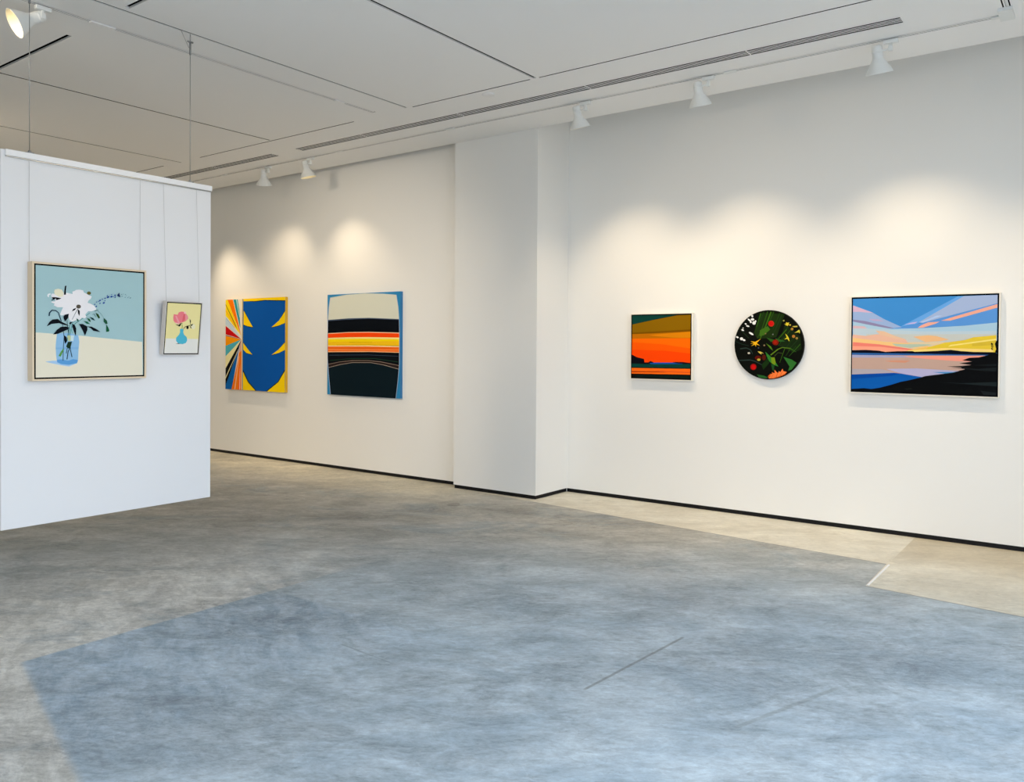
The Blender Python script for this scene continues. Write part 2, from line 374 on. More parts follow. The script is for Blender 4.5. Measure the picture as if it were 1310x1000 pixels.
def floor_material():
    m = bpy.data.materials.new('concrete_floor'); m.use_nodes = True
    nt = m.node_tree; N = nt.nodes; L = nt.links; b = N['Principled BSDF']
    geo = N.new('ShaderNodeNewGeometry'); sep = N.new('ShaderNodeSeparateXYZ'); L.new(geo.outputs['Position'], sep.inputs[0])
    X, Y = sep.outputs[0], sep.outputs[1]
    def lk(a, s):
        if isinstance(a, (int, float)): s.default_value = a
        else: L.new(a, s)
    def mt(op, a, b_=0, c=0):
        n = N.new('ShaderNodeMath'); n.operation = op
        lk(a, n.inputs[0]); lk(b_, n.inputs[1]); lk(c, n.inputs[2]); return n.outputs[0]
    def step(v, lo, hi):                    # smooth 0..1
        n = N.new('ShaderNodeMapRange'); n.interpolation_type = 'SMOOTHSTEP'
        lk(v, n.inputs[0]); n.inputs[1].default_value = lo; n.inputs[2].default_value = hi
        return n.outputs[0]
    def noise(scale, detail=6, rough=.6, sx=1, sy=1, rot=0, dist=0, off=0):
        mp = N.new('ShaderNodeMapping'); mp.vector_type = 'TEXTURE'; L.new(geo.outputs['Position'], mp.inputs['Vector'])
        mp.inputs['Scale'].default_value = (1/sx, 1/sy, 1); mp.inputs['Rotation'].default_value = (0, 0, rot)
        mp.inputs['Location'].default_value = (off, off * .7, 0)
        n = N.new('ShaderNodeTexNoise'); L.new(mp.outputs[0], n.inputs['Vector'])
        n.inputs['Scale'].default_value = scale; n.inputs['Detail'].default_value = detail
        n.inputs['Roughness'].default_value = rough; n.inputs['Distortion'].default_value = dist
        return n.outputs['Fac']
    def mix(f, a, b_, mode='MIX'):
        n = N.new('ShaderNodeMix'); n.data_type = 'RGBA'; n.blend_type = mode
        lk(f, n.inputs['Factor'])
        for v, s in ((a, n.inputs[6]), (b_, n.inputs[7])):
            if isinstance(v, tuple): s.default_value = v + (1,) if len(v) == 3 else v
            else: L.new(v, s)
        return n.outputs[2]
    wob = mt('MULTIPLY', mt('SUBTRACT', noise(3.0, 8), .5), .10)
    wob_s = mt('MULTIPLY', mt('SUBTRACT', noise(14.0, 4), .5), .02)
    big = noise(.55, 5, .6, dist=.6)
    mid = noise(1.7, 10, .68, 1, 1.5, .5, .5, 3)
    trowel = noise(4.0, 11, .74, 1, 2.2, -.45, .5, 9)
    fine = noise(38, 8, .7, 1, 1.7, .4, .5)
    # main slab: cool grey, warmer with distance from the street side
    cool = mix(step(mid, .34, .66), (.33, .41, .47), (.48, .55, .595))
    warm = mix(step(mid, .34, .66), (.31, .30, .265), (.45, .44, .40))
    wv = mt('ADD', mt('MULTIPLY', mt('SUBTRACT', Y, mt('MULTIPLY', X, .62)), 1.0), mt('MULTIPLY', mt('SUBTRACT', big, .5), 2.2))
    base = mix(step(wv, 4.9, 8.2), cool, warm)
    # worn band west of the saw-cut patch, beige
    west = mix(step(trowel, .36, .62), (.48, .455, .40), (.70, .67, .61))
    xw = mt('ADD', X, wob_s); yw = mt('ADD', Y, wob_s)
    fW = mt('SUBTRACT', 1, step(xw, -4.115, -4.095))
    south = mt('SUBTRACT', 1, step(mt('ADD', yw, mt('MULTIPLY', mt('ADD', X, 4.1), .27)), 1.66, 1.71))
    fW = mt('MAXIMUM', fW, south)
    fade = mt('SUBTRACT', 1, step(mt('ADD', Y, mt('MULTIPLY', mt('ADD', wob, 0), 14)), 2.5, 4.3))
    fade2 = mt('SUBTRACT', 1, step(mt('MULTIPLY', X, -1), 4.7, 6.2))
    base = mix(mt('MULTIPLY', mt('MULTIPLY', fW, fade), mt('MULTIPLY', fade2, .85)), base, west)
    # darker, bluer recent pour with a north edge at y = 3.1
    inX = step(xw, -4.115, -4.095); inY = mt('SUBTRACT', 1, step(yw, 3.09, 3.12))
    inP = mt('MULTIPLY', mt('MULTIPLY', inX, inY), mt('SUBTRACT', 1, south))
    fadeP = mt('SUBTRACT', 1, step(mt('ADD', X, mt('MULTIPLY', wob, 12)), -3.6, -2.3))
    base = mix(mt('MULTIPLY', mt('MULTIPLY', inP, fadeP), .72), base, mix(step(trowel, .33, .66), (.19, .27, .35), (.43, .51, .58)))
    # dark trowel smudges
    sm = mt('MULTIPLY', step(noise(1.1, 11, .74, 1, 1.7, .55, .7, 21), .50, .64), .55)
    base = mix(sm, base, (.23, .28, .31))
    sp = mt('MULTIPLY', step(noise(7, 9, .72, 1, 3.4, .62, 1.2, 33), .60, .70), .40)
    base = mix(sp, base, (.20, .23, .25))
    lt = mt('MULTIPLY', step(noise(9, 9, .75, 1, 3.0, -.5, 1.5, 47), .58, .70), .32)
    base = mix(lt, base, (.66, .70, .73))
    # beige border slab by the long wall, with its notch
    l1 = mt('ADD', mt('MULTIPLY', mt('ADD', X, 4.404), -.100), 6.40)
    l2 = mt('ADD', mt('MULTIPLY', mt('ADD', X, 1.22), -.10), 5.44)
    selR = step(X, -1.245, -1.235)
    line = mt('ADD', mt('MULTIPLY', l1, mt('SUBTRACT', 1, selR)), mt('MULTIPLY', l2, selR))
    dy = mt('SUBTRACT', mt('ADD', Y, mt('MULTIPLY', wob_s, .6)), line)
    fB = step(dy, -.006, .006)
    beige = mix(step(mid, .35, .65), (.60, .56, .46), (.72, .69, .59))
    beige = mix(mt('MULTIPLY', step(noise(4, 8, .7, 1, 2, .3, 1), .55, .7), .35), beige, (.36, .32, .23))
    beige = mix(mt('MULTIPLY', step(dy, .62, 1.3), mt('MULTIPLY', selR, .55)), beige, (.40, .32, .19))  # shade near the wall at the right, painted in as darker tan
    leftf = step(mt('ADD', X, mt('MULTIPLY', wob, 4)), -5.9, -4.6)
    base = mix(mt('MULTIPLY', fB, leftf), base, beige)
    # warm light spill along the alcove wall, painted into the slab colour
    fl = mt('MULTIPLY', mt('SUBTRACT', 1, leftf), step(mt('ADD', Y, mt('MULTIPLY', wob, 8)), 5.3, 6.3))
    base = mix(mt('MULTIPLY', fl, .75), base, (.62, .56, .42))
    # joint lines
    jl = mt('MULTIPLY', mt('SUBTRACT', 1, step(mt('ABSOLUTE', dy), .003, .009)), mt('MULTIPLY', step(X, -4.9, -4.2), .65))
    base = mix(jl, base, (.14, .14, .12))
    def seg(x0, y0, x1, y1, w, col, amt, base):
        ln = math.hypot(x1-x0, y1-y0); dx, dy_ = (x1-x0)/ln, (y1-y0)/ln
        px_ = mt('SUBTRACT', X, x0); py_ = mt('SUBTRACT', Y, y0)
        t = mt('ADD', mt('MULTIPLY', px_, dx), mt('MULTIPLY', py_, dy_))
        n_ = mt('ABSOLUTE', mt('ADD', mt('SUBTRACT', mt('MULTIPLY', px_, dy_), mt('MULTIPLY', py_, dx)), mt('MULTIPLY', wob_s, .3)))
        f = mt('SUBTRACT', 1, step(n_, w*.4, w))
        f = mt('MULTIPLY', f, mt('MULTIPLY', step(t, 0, .02), mt('SUBTRACT', 1, step(t, ln-.02, ln))))
        return mix(mt('MULTIPLY', f, amt), base, col)
    base = seg(-1.840, 3.02, -1.765, 3.90, .011, (.17, .17, .16), .6, base)
    base = seg(-1.18, 3.08, -.955, 3.73, .016, (.22, .24, .24), .38, base)
    base = seg(-2.30, 3.62, -1.30, 3.40, .006, (.2, .2, .2), .2, base)
    base = seg(-3.1, 2.75, -2.72, 2.73, .008, (.15, .18, .2), .4, base)
    def cent(v, amp): return mt('MULTIPLY', mt('SUBTRACT', v, .5), amp)
    cloud = noise(.9, 3, .5, 1, 1.3, .6, .3, 61)
    vein = noise(2.6, 12, .78, 1, 1.9, .62, .9, 71)
    grit = noise(16, 8, .75, 1, 2.2, .6, .4, 5)
    fv = mt('ADD', mt('ADD', cent(cloud, .8), cent(vein, 1.55)), mt('ADD', cent(grit, 1.05), cent(fine, .6)))
    # trowel burn marks: thin darker arcs where the ridged noise folds
    rdg = mt('ABSOLUTE', mt('SUBTRACT', noise(1.9, 4, .55, 1, 2.4, .55, 1.1, 83), .5))
    arc = mt('MULTIPLY', mt('SUBTRACT', 1, step(rdg, .0, .012)), step(noise(1.6, 5, .6, off=13), .50, .66))
    fv = mt('SUBTRACT', fv, mt('MULTIPLY', arc, .22))
    rdg2 = mt('ABSOLUTE', mt('SUBTRACT', noise(3.1, 3, .5, 1, 2.0, .9, 1.6, 19), .5))
    arc2 = mt('MULTIPLY', mt('SUBTRACT', 1, step(rdg2, .0, .010)), step(noise(1.2, 5, .6, off=29), .52, .66))
    fv = mt('ADD', fv, mt('MULTIPLY', arc2, .16))
    speck = step(noise(55, 2, .5, 1, 1.6, .6, 0, 91), .72, .76)
    fv = mt('SUBTRACT', fv, mt('MULTIPLY', speck, .35))
    # stronger on the open slab than on the smooth border slab
    quiet = mt('SUBTRACT', 1, mt('MULTIPLY', mt('MULTIPLY', fB, leftf), .55))
    fv = mt('ADD', mt('MULTIPLY', fv, quiet), 1.0)
    cmb = N.new('ShaderNodeCombineColor')
    for i in range(3): L.new(fv, cmb.inputs[i])
    fvc = fv
    base = mix(1.0, base, cmb.outputs[0], 'MULTIPLY')
    L.new(base, b.inputs['Base Color'])
    rr = mt('ADD', mt('MULTIPLY', mid, .25), .42)
    L.new(rr, b.inputs['Roughness']); b.inputs['Specular IOR Level'].default_value = .35
    bp = N.new('ShaderNodeBump'); bp.inputs['Strength'].default_value = .25; bp.inputs['Distance'].default_value = .004
    L.new(trowel, bp.inputs['Height']); L.new(bp.outputs['Normal'], b.inputs['Normal'])
    return m
M['floor'] = floor_material()

# ---------------------------------------------------------------- mesh helpers
def box(bm, x0, x1, y0, y1, z0, z1, mi=0, bevel=0):
    vs = [bm.verts.new((x, y, z)) for x in (x0, x1) for y in (y0, y1) for z in (z0, z1)]
    fs = []
    for q in ((0,1,3,2),(4,6,7,5),(0,4,5,1),(2,3,7,6),(0,2,6,4),(1,5,7,3)):
        f = bm.faces.new([vs[i] for i in q]); f.material_index = mi; fs.append(f)
    if bevel:
        es = list({e for f in fs for e in f.edges})
        bmesh.ops.bevel(bm, geom=es, offset=bevel, segments=2, affect='EDGES', profile=.5)
def tube(bm, pts, r, n=10, mi=0):
    rings = []
    pts = [Vector(p) for p in pts]
    for i, p in enumerate(pts):
        d = (pts[min(i+1, len(pts)-1)] - pts[max(i-1, 0)]).normalized()
        a = d.orthogonal().normalized() if i == 0 else (a - d * a.dot(d)).normalized()
        b_ = d.cross(a)
        rr = r[i] if isinstance(r, (list, tuple)) else r
        rings.append([bm.verts.new(p + (a*math.cos(2*PI*k/n) + b_*math.sin(2*PI*k/n))*rr) for k in range(n)])
    for i in range(len(rings)-1):
        for k in range(n):
            f = bm.faces.new((rings[i][k], rings[i][(k+1)%n], rings[i+1][(k+1)%n], rings[i+1][k])); f.material_index = mi; f.smooth = True
    for rg, rev in ((rings[0], 1), (rings[-1], 0)):
        f = bm.faces.new(rg[::-1] if rev else rg); f.material_index = mi
def lathe(bm, prof, n=32, mi=0):            # profile of (radius, z) about local z
    rings = []
    for r, z in prof:
        rings.append([bm.verts.new((r*math.cos(2*PI*k/n), r*math.sin(2*PI*k/n), z)) for k in range(n)] if r > 1e-6 else [bm.verts.new((0, 0, z))])
    for i in range(len(rings)-1):
        a, b_ = rings[i], rings[i+1]
        for k in range(n):
            if len(a) == 1 and len(b_) == 1: continue
            if len(a) == 1: vs = (a[0], b_[(k+1)%n], b_[k])
            elif len(b_) == 1: vs = (a[k], a[(k+1)%n], b_[0])
            else: vs = (a[k], a[(k+1)%n], b_[(k+1)%n], b_[k])
            f = bm.faces.new(vs); f.smooth = True; f.material_index = mi
def obj(name, bm, mats, parent=None, fix=True):
    if fix: bmesh.ops.recalc_face_normals(bm, faces=bm.faces[:])
    me = bpy.data.meshes.new(name); bm.to_mesh(me); bm.free()
    for m in (mats if isinstance(mats, (list, tuple)) else [mats]): me.materials.append(m)
    o = bpy.data.objects.new(name, me); C.objects.link(o)
    if parent: o.parent = parent
    return o
def tag(o, label=None, cat=None, group=None, kind=None):
    if label: o['label'] = label
    if cat: o['category'] = cat
    if group: o['group'] = group
    if kind: o['kind'] = kind
    return o
def thing(name, label, cat, loc=(0,0,0), rot=(0,0,0), group=None):
    o = bpy.data.objects.new(name, None); C.objects.link(o); o.empty_display_size = .1
    o.location = loc; o.rotation_euler = rot
    return tag(o, label, cat, group)
def sbox(name, m, *a, **k):
    bm = bmesh.new(); box(bm, *a, **k); o = obj(name, bm, m); o['kind'] = 'structure'; return o
def bxo(name, m, parent, *a, **k):
    bm = bmesh.new(); box(bm, *a, **k); return obj(name, bm, m, parent)

# ---------------------------------------------------------------- room
ZC = 3.636            # ceiling height
YP, YR, YL = 6.515, 7.080, 6.650      # pillar front, long wall, alcove wall
XE, XW, YS = 1.8, -14.0, -3.2
ZT = 4.25
BH = .037
sbox('floor', M['floor'], XW-.1, XE+.1, YS-.1, 7.3, -.15, 0)
sbox('wall_back', M['wall'], -4.526, XE+.1, YR, YR+.2, BH, ZT)
sbox('wall_alcove', M['wall'], XW, -5.585, YL, YR+.2, BH, ZT)
sbox('wall_pillar', M['wall'], -5.585, -4.526, YP, YR+.2, BH, ZT)
sbox('baseboard_back', M['black'], -4.526, XE, YR+.008, YR+.15, 0, BH)
sbox('baseboard_alcove', M['black'], XW, -5.60, YL+.008, YL+.15, 0, BH)
sbox('baseboard_pillar', M['black'], -5.577, -4.534, YP+.008, YR+.008, 0, BH)
sbox('wall_west', M['wall'], XW-.2, XW, YS, YR+.2, 0, ZT)
WX = [(-2.1, -.4), (-.25, 1.45)]
bm = bmesh.new()
xs_ = [XW-.2] + [v for p in WX for v in p] + [XE+.2]
for i in range(0, len(xs_), 2): box(bm, xs_[i], xs_[i+1], YS-.2, YS, 0, ZT)
for a, b_ in WX:
    box(bm, a, b_, YS-.2, YS, 0, .5); box(bm, a, b_, YS-.2, YS, 2.6, ZT)
o = obj('wall_south', bm, M['wall']); o['kind'] = 'structure'
for i, (a, b_) in enumerate(WX):
    bm = bmesh.new()
    for u in ((a, a+.05), (b_-.05, b_)): box(bm, u[0], u[1], YS-.14, YS-.06, .5, 2.6)
    box(bm, a+.05, b_-.05, YS-.138, YS-.062, .5, .56); box(bm, a+.05, b_-.05, YS-.138, YS-.062, 2.54, 2.6)
    o = obj('window_%d' % (i+5), bm, M['alu']); o['kind'] = 'structure'
    ld = bpy.data.lights.new('window_portal', 'AREA'); ld.shape = 'RECTANGLE'; ld.size = b_-a; ld.size_y = 2.1; ld.cycles.is_portal = True
    lo = bpy.data.objects.new('window_portal', ld); C.objects.link(lo)
    lo.location = ((a+b_)/2, YS-.22, 1.55); lo.rotation_euler = (PI/2, 0, 0)
sbox('trim_1', M['wall'], XW-.1, XE+.1, YP-.02, YR+.2, ZT, ZT+.1)   # roof of the cove behind the ceiling edge
# street side: storefront glazing openings in the east wall
bm = bmesh.new()
WY = [(-2.9, -1.1), (-.95, .85), (1.0, 2.8), (2.95, 4.75)]
ys = [YS-.2] + [v for p in WY for v in p] + [YR+.2]
for i in range(0, len(ys), 2): box(bm, XE, XE+.2, ys[i], ys[i+1], 0, ZT)
for a, b_ in WY:
    box(bm, XE, XE+.2, a, b_, 0, .1); box(bm, XE, XE+.2, a, b_, 3.45, ZT)
o = obj('wall_east', bm, M['wall']); o['kind'] = 'structure'
for i, (a, b_) in enumerate(WY):
    bm = bmesh.new()
    for u in ((a, a+.05), (b_-.05, b_), ((a+b_)/2-.025, (a+b_)/2+.025)): box(bm, XE+.06, XE+.14, u[0], u[1], .1, 3.45)
    box(bm, XE+.062, XE+.138, a, b_, .1, .16); box(bm, XE+.062, XE+.138, a, b_, 3.39, 3.45)
    o = obj('window_%d' % (i+1), bm, M['alu']); o['kind'] = 'structure'
    ld = bpy.data.lights.new('window_portal', 'AREA'); ld.shape = 'RECTANGLE'; ld.size = b_-a; ld.size_y = 3.35; ld.cycles.is_portal = True
    lo = bpy.data.objects.new('window_portal', ld); C.objects.link(lo)
    lo.location = (XE+.22, (a+b_)/2, 1.775); lo.rotation_euler = (PI/2, 0, PI/2)

# ceiling plate with real grooves
DW, DY0, DY1 = .12, 5.68, 5.80
SL = .03
holes = [  # x0, x1, y0, y1, depth
 (-3.731, -3.701, -3.0, 5.300, .010), (-5.126, -5.104, -3.0, 5.290, .006), (-7.098, -7.080, -3.0, 5.300, SL), (-8.82, -8.804, -3.0, 5.345, SL),
 (-5.050, -3.765, 5.297, 5.310, SL), (-3.680, 1.6, 5.301, 5.314, SL), (-8.400, -5.840, 5.320, 5.333, SL), (-9.78, -9.16, 5.320, 5.333, SL),
 (-7.06, -5.834, 2.680, 2.716, .014), (-5.060, -3.80, 2.676, 2.708, .014),
 (-7.170, -1.120, DY0, DY1, .10), (-11.5, -7.575, DY0, DY1, .10),
 (-11.5, -.530, 6.022, 6.066, .04), (-.574, -.530, -3.0, 6.022, .04), (-5.478, -5.434, -3.0, 5.220, .04)]
def ceiling_mesh():
    bm = bmesh.new()
    xs = sorted({XW, XE} | {h[0] for h in holes} | {h[1] for h in holes})
    yy = sorted({YS, YP-.002} | {h[2] for h in holes} | {h[3] for h in holes})
    vv = {}
    def V(x, y, z):
        k = (round(x, 4), round(y, 4), round(z, 4))
        if k not in vv: vv[k] = bm.verts.new(k)
        return vv[k]
    for i in range(len(xs)-1):
        for j in range(len(yy)-1):
            cx, cy = (xs[i]+xs[i+1])/2, (yy[j]+yy[j+1])/2
            if any(h[0] < cx < h[1] and h[2] < cy < h[3] for h in holes): continue
            bm.faces.new((V(xs[i], yy[j], ZC), V(xs[i], yy[j+1], ZC), V(xs[i+1], yy[j+1], ZC), V(xs[i+1], yy[j], ZC)))
    for x0, x1, y0, y1, d in holes:
        si = 1 if d < .02 else 2
        q = [(x0, y0), (x1, y0), (x1, y1), (x0, y1)]
        for k in range(4):
            a, b_ = q[k], q[(k+1) % 4]
            bm.faces.new([bm.verts.new(p) for p in ((a[0], a[1], ZC), (b_[0], b_[1], ZC), (b_[0], b_[1], ZC+d), (a[0], a[1], ZC+d))]).material_index = si
        bm.faces.new([bm.verts.new((p[0], p[1], ZC+d)) for p in q]).material_index = 2
    bm.faces.new([bm.verts.new(p) for p in ((XW, YP-.002, ZC), (XE, YP-.002, ZC), (XE, YP-.002, ZT), (XW, YP-.002, ZT))])
    # upper side closes the plate
    bm.faces.new([bm.verts.new(p) for p in ((XW, YS, ZT), (XE, YS, ZT), (XE, YP-.002, ZT), (XW, YP-.002, ZT))])
    return bm
o = obj('ceiling', ceiling_mesh(), [M['ceil'], M['slot'], M['void']], fix=False); o['kind'] = 'structure'

# linear air diffusers: one section each, blades set in a slot
def diffuser(x0, x1, label):
    t = thing('linear_diffuser', label, 'air vent', ((x0+x1)/2, (DY0+DY1)/2, ZC), group='slot diffuser sections in the ceiling strip')
    w = (x1-x0)/2
    bm = bmesh.new()
    box(bm, -w, w, -.075, -.052, -.0012, .0004); box(bm, -w, w, .052, .075, -.0012, .0004)
    box(bm, -w, -w+.004, -.052, .052, -.0012, .0004); box(bm, w-.004, w, -.052, .052, -.0012, .0004)
    obj('frame', bm, M['rail'], t)
    for k in range(3):
        y = -.026 + k*.026
        bxo('blade', M['rail'], t, -w+.004, w-.004, y-.0054, y+.0054, -.0006, .0004)
    return t
secs = [(-2.140, -1.118, 'slot vent section at the right-hand end of the ceiling strip'), (-3.492, -2.140, 'slot vent section above the middle track spotlight, second from the right end'),
 (-4.860, -3.492, 'slot vent section in the ceiling in front of the wall pillar'), (-6.150, -4.860, 'slot vent section left of the pillar, next to the short end section'),
 (-7.172, -6.150, 'short slot vent section that ends at the gap in the strip'),
 (-8.72, -7.573, 'slot vent section just beyond the gap, above the two far spotlights'), (-10.1, -8.72, 'farthest slot vent section, running behind the hanging panel')]
for a, b_, l in secs: diffuser(a, b_, l)

# lighting tracks, recessed in the ceiling
def track(name_label, x0, x1, y0, y1, along):
    t = thing('lighting_track', name_label, 'lighting track', ((x0+x1)/2, (y0+y1)/2, ZC))
    hx, hy = (x1-x0)/2, (y1-y0)/2
    bm = bmesh.new()
    if along == 'x':
        box(bm, -hx, hx, -hy, -.004, -.001, .0005); box(bm, -hx, hx, .004, hy, -.001, .0005); box(bm, -hx, hx, -.004, .004, .006, .008)
    else:
        box(bm, -hx, -.004, -hy, hy, -.001, .0005); box(bm, .004, hx, -hy, hy, -.001, .0005); box(bm, -.004, .004, -hy, hy, .006, .008)
    obj('track_rail', bm, M['ceil'], t)
    return t
t = track('long white lighting track along the ceiling edge before the back wall', -11.4, -.62, 6.030, 6.058, 'x')
for x in (-9.0, -6.86, -5.25, -2.395, -.60):
    bxo('joint_connector', M['metalwhite'], t, x-.05+6.01, x+.05+6.01, -.018, .018, -.010, .0)
t2 = track('white lighting track branching off at the far right ceiling corner', -.566, -.538, -2.9, 6.06, 'y')
bxo('corner_connector', M['metalwhite'], t2, -.05, .03, 4.48-.16, 4.48+.03, -.022, .0)
t3 = track('white lighting track crossing the ceiling beside the hanging panel cables', -5.472, -5.440, -2.9, 5.215, 'y')
bxo('joint_connector', M['ceil'], t3, -.018, .018, 1.5, 1.66, -.010, .0)
bxo('joint_connector', M['ceil'], t3, -.018, .018, 3.6, 3.70, -.010, .0)

# spotlights
def spotlight(x, y, aim, label, watts, along='x', size=92, blend=1.0, group='spotlights along the back wall track', col=(1, .80, .55), on=True):
    t = thing('track_spotlight', label, 'spotlight', (x, y, ZC), group=group)
    bm = bmesh.new()
    if along == 'x': box(bm, -.045, .05, -.016, .016, -.034, -.008, bevel=.003)
    else: box(bm, -.016, .016, -.045, .05, -.034, -.008, bevel=.003)
    obj('track_adapter', bm, M['metalwhite'], t)
    ax = Vector((-.085, 0, 0)) if along == 'x' else Vector((-.03, -.02, 0))
    piv = ax + Vector((0, 0, -.075))
    bm = bmesh.new()
    tube(bm, [(0, 0, -.03), (0, 0, -.066)], .011)
    box(bm, -.014, .014, -.014, .014, -.085, -.05, bevel=.003)
    tube(bm, [(0, 0, -.068), ax*.5 + Vector((0, 0, -.070)), piv], .007)
    obj('bracket', bm, M['metalwhite'], t)
    d = Vector(aim).normalized()
    q = (-d).to_track_quat('Z', 'Y')
    Rm = Matrix.Translation(piv) @ q.to_matrix().to_4x4()
    bm = bmesh.new()
    prof = [(0, .045), (.022, .044), (.031, .036), (.033, .02), (.033, -.035), (.036, -.045), (.043, -.06), (.060, -.088), (.073, -.110), (.082, -.130), (.086, -.142), (.089, -.145)]
    lathe(bm, prof)
    o = obj('shade', bm, M['metalwhite'], t); o.matrix_local = Rm
    so = o.modifiers.new('thick', 'SOLIDIFY'); so.thickness = .002; so.offset = -1
    bm = bmesh.new(); lathe(bm, [(.0865, -.1445), (.083, -.138), (.070, -.108), (.056, -.085), (.040, -.066), (.034, -.058)])
    o = obj('reflector', bm, M['shadein'], t); o.matrix_local = Rm
    bm = bmesh.new(); lathe(bm, [(0, -.094), (.020, -.092), (.032, -.086), (.037, -.078), (.030, -.062), (.02, -.05)])
    o = obj('bulb', bm, M['bulb'], t); o.matrix_local = Rm
    bm = bmesh.new()
    lathe(bm, [(.0335, .012), (.0365, .011), (.0365, -.003), (.0335, -.004)])
    o = obj('collar', bm, M['metalwhite'], t); o.matrix_local = Rm
    if watts:
        ld = bpy.data.lights.new('lamp', 'SPOT'); ld.energy = watts; ld.color = col
        ld.spot_size = math.radians(size); ld.spot_blend = blend; ld.shadow_soft_size = .03
        lo = bpy.data.objects.new('lamp', ld); C.objects.link(lo); lo.parent = t
        lo.matrix_local = Rm @ Matrix.Translation((0, 0, -.150))
    return t
SW = 82
spotlight(-3.700, 6.045, (.06, .34, -1), 'white spotlight hanging nearest the pillar, above the orange sunset picture', SW)
spotlight(-2.575, 6.045, (.03, .34, -1), 'white spotlight above the round flower picture, middle of three on the right wall', SW)
spotlight(-1.250, 6.045, (.04, .34, -1), 'white spotlight above the blue lake landscape, largest in view on the wall track', SW)
spotlight(-8.115, 6.045, (-.24, .22, -1), 'far white spotlight, left of the close pair over the abstract canvases', 42)
spotlight(-7.345, 6.045, (.12, .22, -1), 'far white spotlight, right of the close pair over the abstract canvases', 42)
spotlight(-5.456, 2.36, (-.15, -.85, -.50), 'lit spotlight in the upper left corner, its glowing bulb showing', 40, along='y', group=None)
def lamp_only(name, loc, aim, watts, size, col=(1, .80, .55), soft=.05):      # unseen lights with no fixture, several added to lift walls and ceiling
    ld = bpy.data.lights.new(name, 'SPOT'); ld.energy = watts; ld.color = col; ld.spot_size = math.radians(size); ld.spot_blend = 1; ld.shadow_soft_size = soft
    lo = bpy.data.objects.new(name, ld); C.objects.link(lo); lo.location = loc
    lo.rotation_euler = (-Vector(aim).normalized()).to_track_quat('Z', 'Y').to_euler()
lamp_only('unseen_light', (-9.95, 6.045, 3.45), (.20, .17, -1), 120, 74)
lamp_only('unseen_light', (-8.95, 2.45, 3.42), (.25, .9, .30), 16, 120)
lamp_only('unseen_light', (-9.5, .6, 3.45), (-.3, .3, -1), 260, 120)  # added out of view to lift the left ceiling by bounce
lamp_only('unseen_light', (-12.0, 3.5, 3.45), (-.5, .3, -1), 260, 120)  # second added warm light for the left side, out of view
lamp_only('unseen_light', (.15, 6.045, 3.45), (.03, .42, -1), 60, 90)
lamp_only('unseen_light', (-5.45, 1.3, 3.45), (-1.6, 5.35, -1.9), 580, 56, soft=.30, col=(1, .84, .64))  # wash light added to even out the alcove wall
lamp_only('unseen_light', (-4.6, .9, 3.45), (2.3, 6.2, -1.85), 330, 50, soft=.60)  # wash light added to even out the long wall
lamp_only('unseen_light', (-.55, 4.6, 3.47), (-4.6, -2.1, -1.5), 120, 40)

# small ceiling and floor covers
bm = bmesh.new(); lathe(bm, [(0, -.010), (.050, -.010), (.055, -.007), (.056, .0)])
o = obj('ceiling_sprinkler_cover', bm, M['rail']); o.location = (-4.272, 5.41, ZC)
tag(o, 'small round white sprinkler cover plate in the ceiling', 'sprinkler cover')
bm = bmesh.new(); lathe(bm, [(0, .002), (.048, .002), (.050, .0005), (.053, .0005), (.054, .0025), (.060, .0025), (.062, 0)])
o = obj('cleanout_cover', bm, M['drain']); o.location = (-4.985, 5.82, 0.0)
tag(o, 'small round metal cover set in the concrete floor before the pillar', 'floor cover')

# white edging strip set in the floor notch
bm = bmesh.new(); box(bm, -1.230, -1.219, 5.46, 6.07, 0, .004)
o = obj('floor_edging', bm, M['rail']); tag(o, 'short thin white edging strip on the floor where the slab steps', 'edging strip')

# ---------------------------------------------------------------- artworks
def art_layers(key, w, h, y0, name_mats):
    bm = bmesh.new(); idx = {}; mats = list(name_mats)
    for i, (col, flat) in enumerate(ART[key]):
        if col not in idx:
            idx[col] = len(mats)
            mm = bpy.data.materials.get('paint_' + col)
            if mm is None:
                mm = mat('paint_' + col, col, .65, spec=.04)
            mats.append(mm)
        pts = [(flat[k]/1000, flat[k+1]/1000) for k in range(0, len(flat), 2)]
        y = y0 - .0004 - i*.00009
        vs = [bm.verts.new(((u-.5)*w, y, v*h)) for u, v in pts]
        try:
            f = bm.faces.new(vs)
        except ValueError:
            continue
        f.normal_update()
        if f.normal.y > 0: f.normal_flip()
        f.material_index = idx[col]
    return bm, mats
def frame_bm(w, h, d, lip, gap, rec=.004):
    # open float frame: four sides from the wall to the front, then a dark gap round the canvas
    bm = bmesh.new()
    box(bm, -w/2, w/2, -d, 0, h-lip, h, bevel=.0012); box(bm, -w/2, w/2, -d, 0, 0, lip, bevel=.0012)
    box(bm, -w/2, -w/2+lip, -d, 0, lip, h-lip); box(bm, w/2-lip, w/2, -d, 0, lip, h-lip)
    return bm
def framed(name, key, label, cat, loc, rot, w, h, d, lip, gap, fm, group=None, wires=None):
    t = thing(name, label, cat, loc, rot, group)
    obj('frame', frame_bm(w, h, d, lip, gap), fm, t)
    bxo('backing', M['gap'], t, -w/2+lip, w/2-lip, -d+.006, -.004, lip, h-lip)
    iw, ih = w-2*lip-2*gap, h-2*lip-2*gap
    bm, mats = art_layers(key, iw, ih, -d+.0025, [M['gap']])
    for v in bm.verts: v.co.z += lip+gap
    box(bm, -iw/2, iw/2, -d+.0025, -d+.0055, lip+gap, lip+gap+ih, mi=0)
    obj('canvas', bm, mats, t, fix=False)
    if wires:
        for (x, y1, z1, y2, z2) in wires:
            bm = bmesh.new(); tube(bm, [(x, y1, z1), (x, y2, z2)], .0011, 6); obj('hanging_wire', bm, M['wire'], t)
    return t
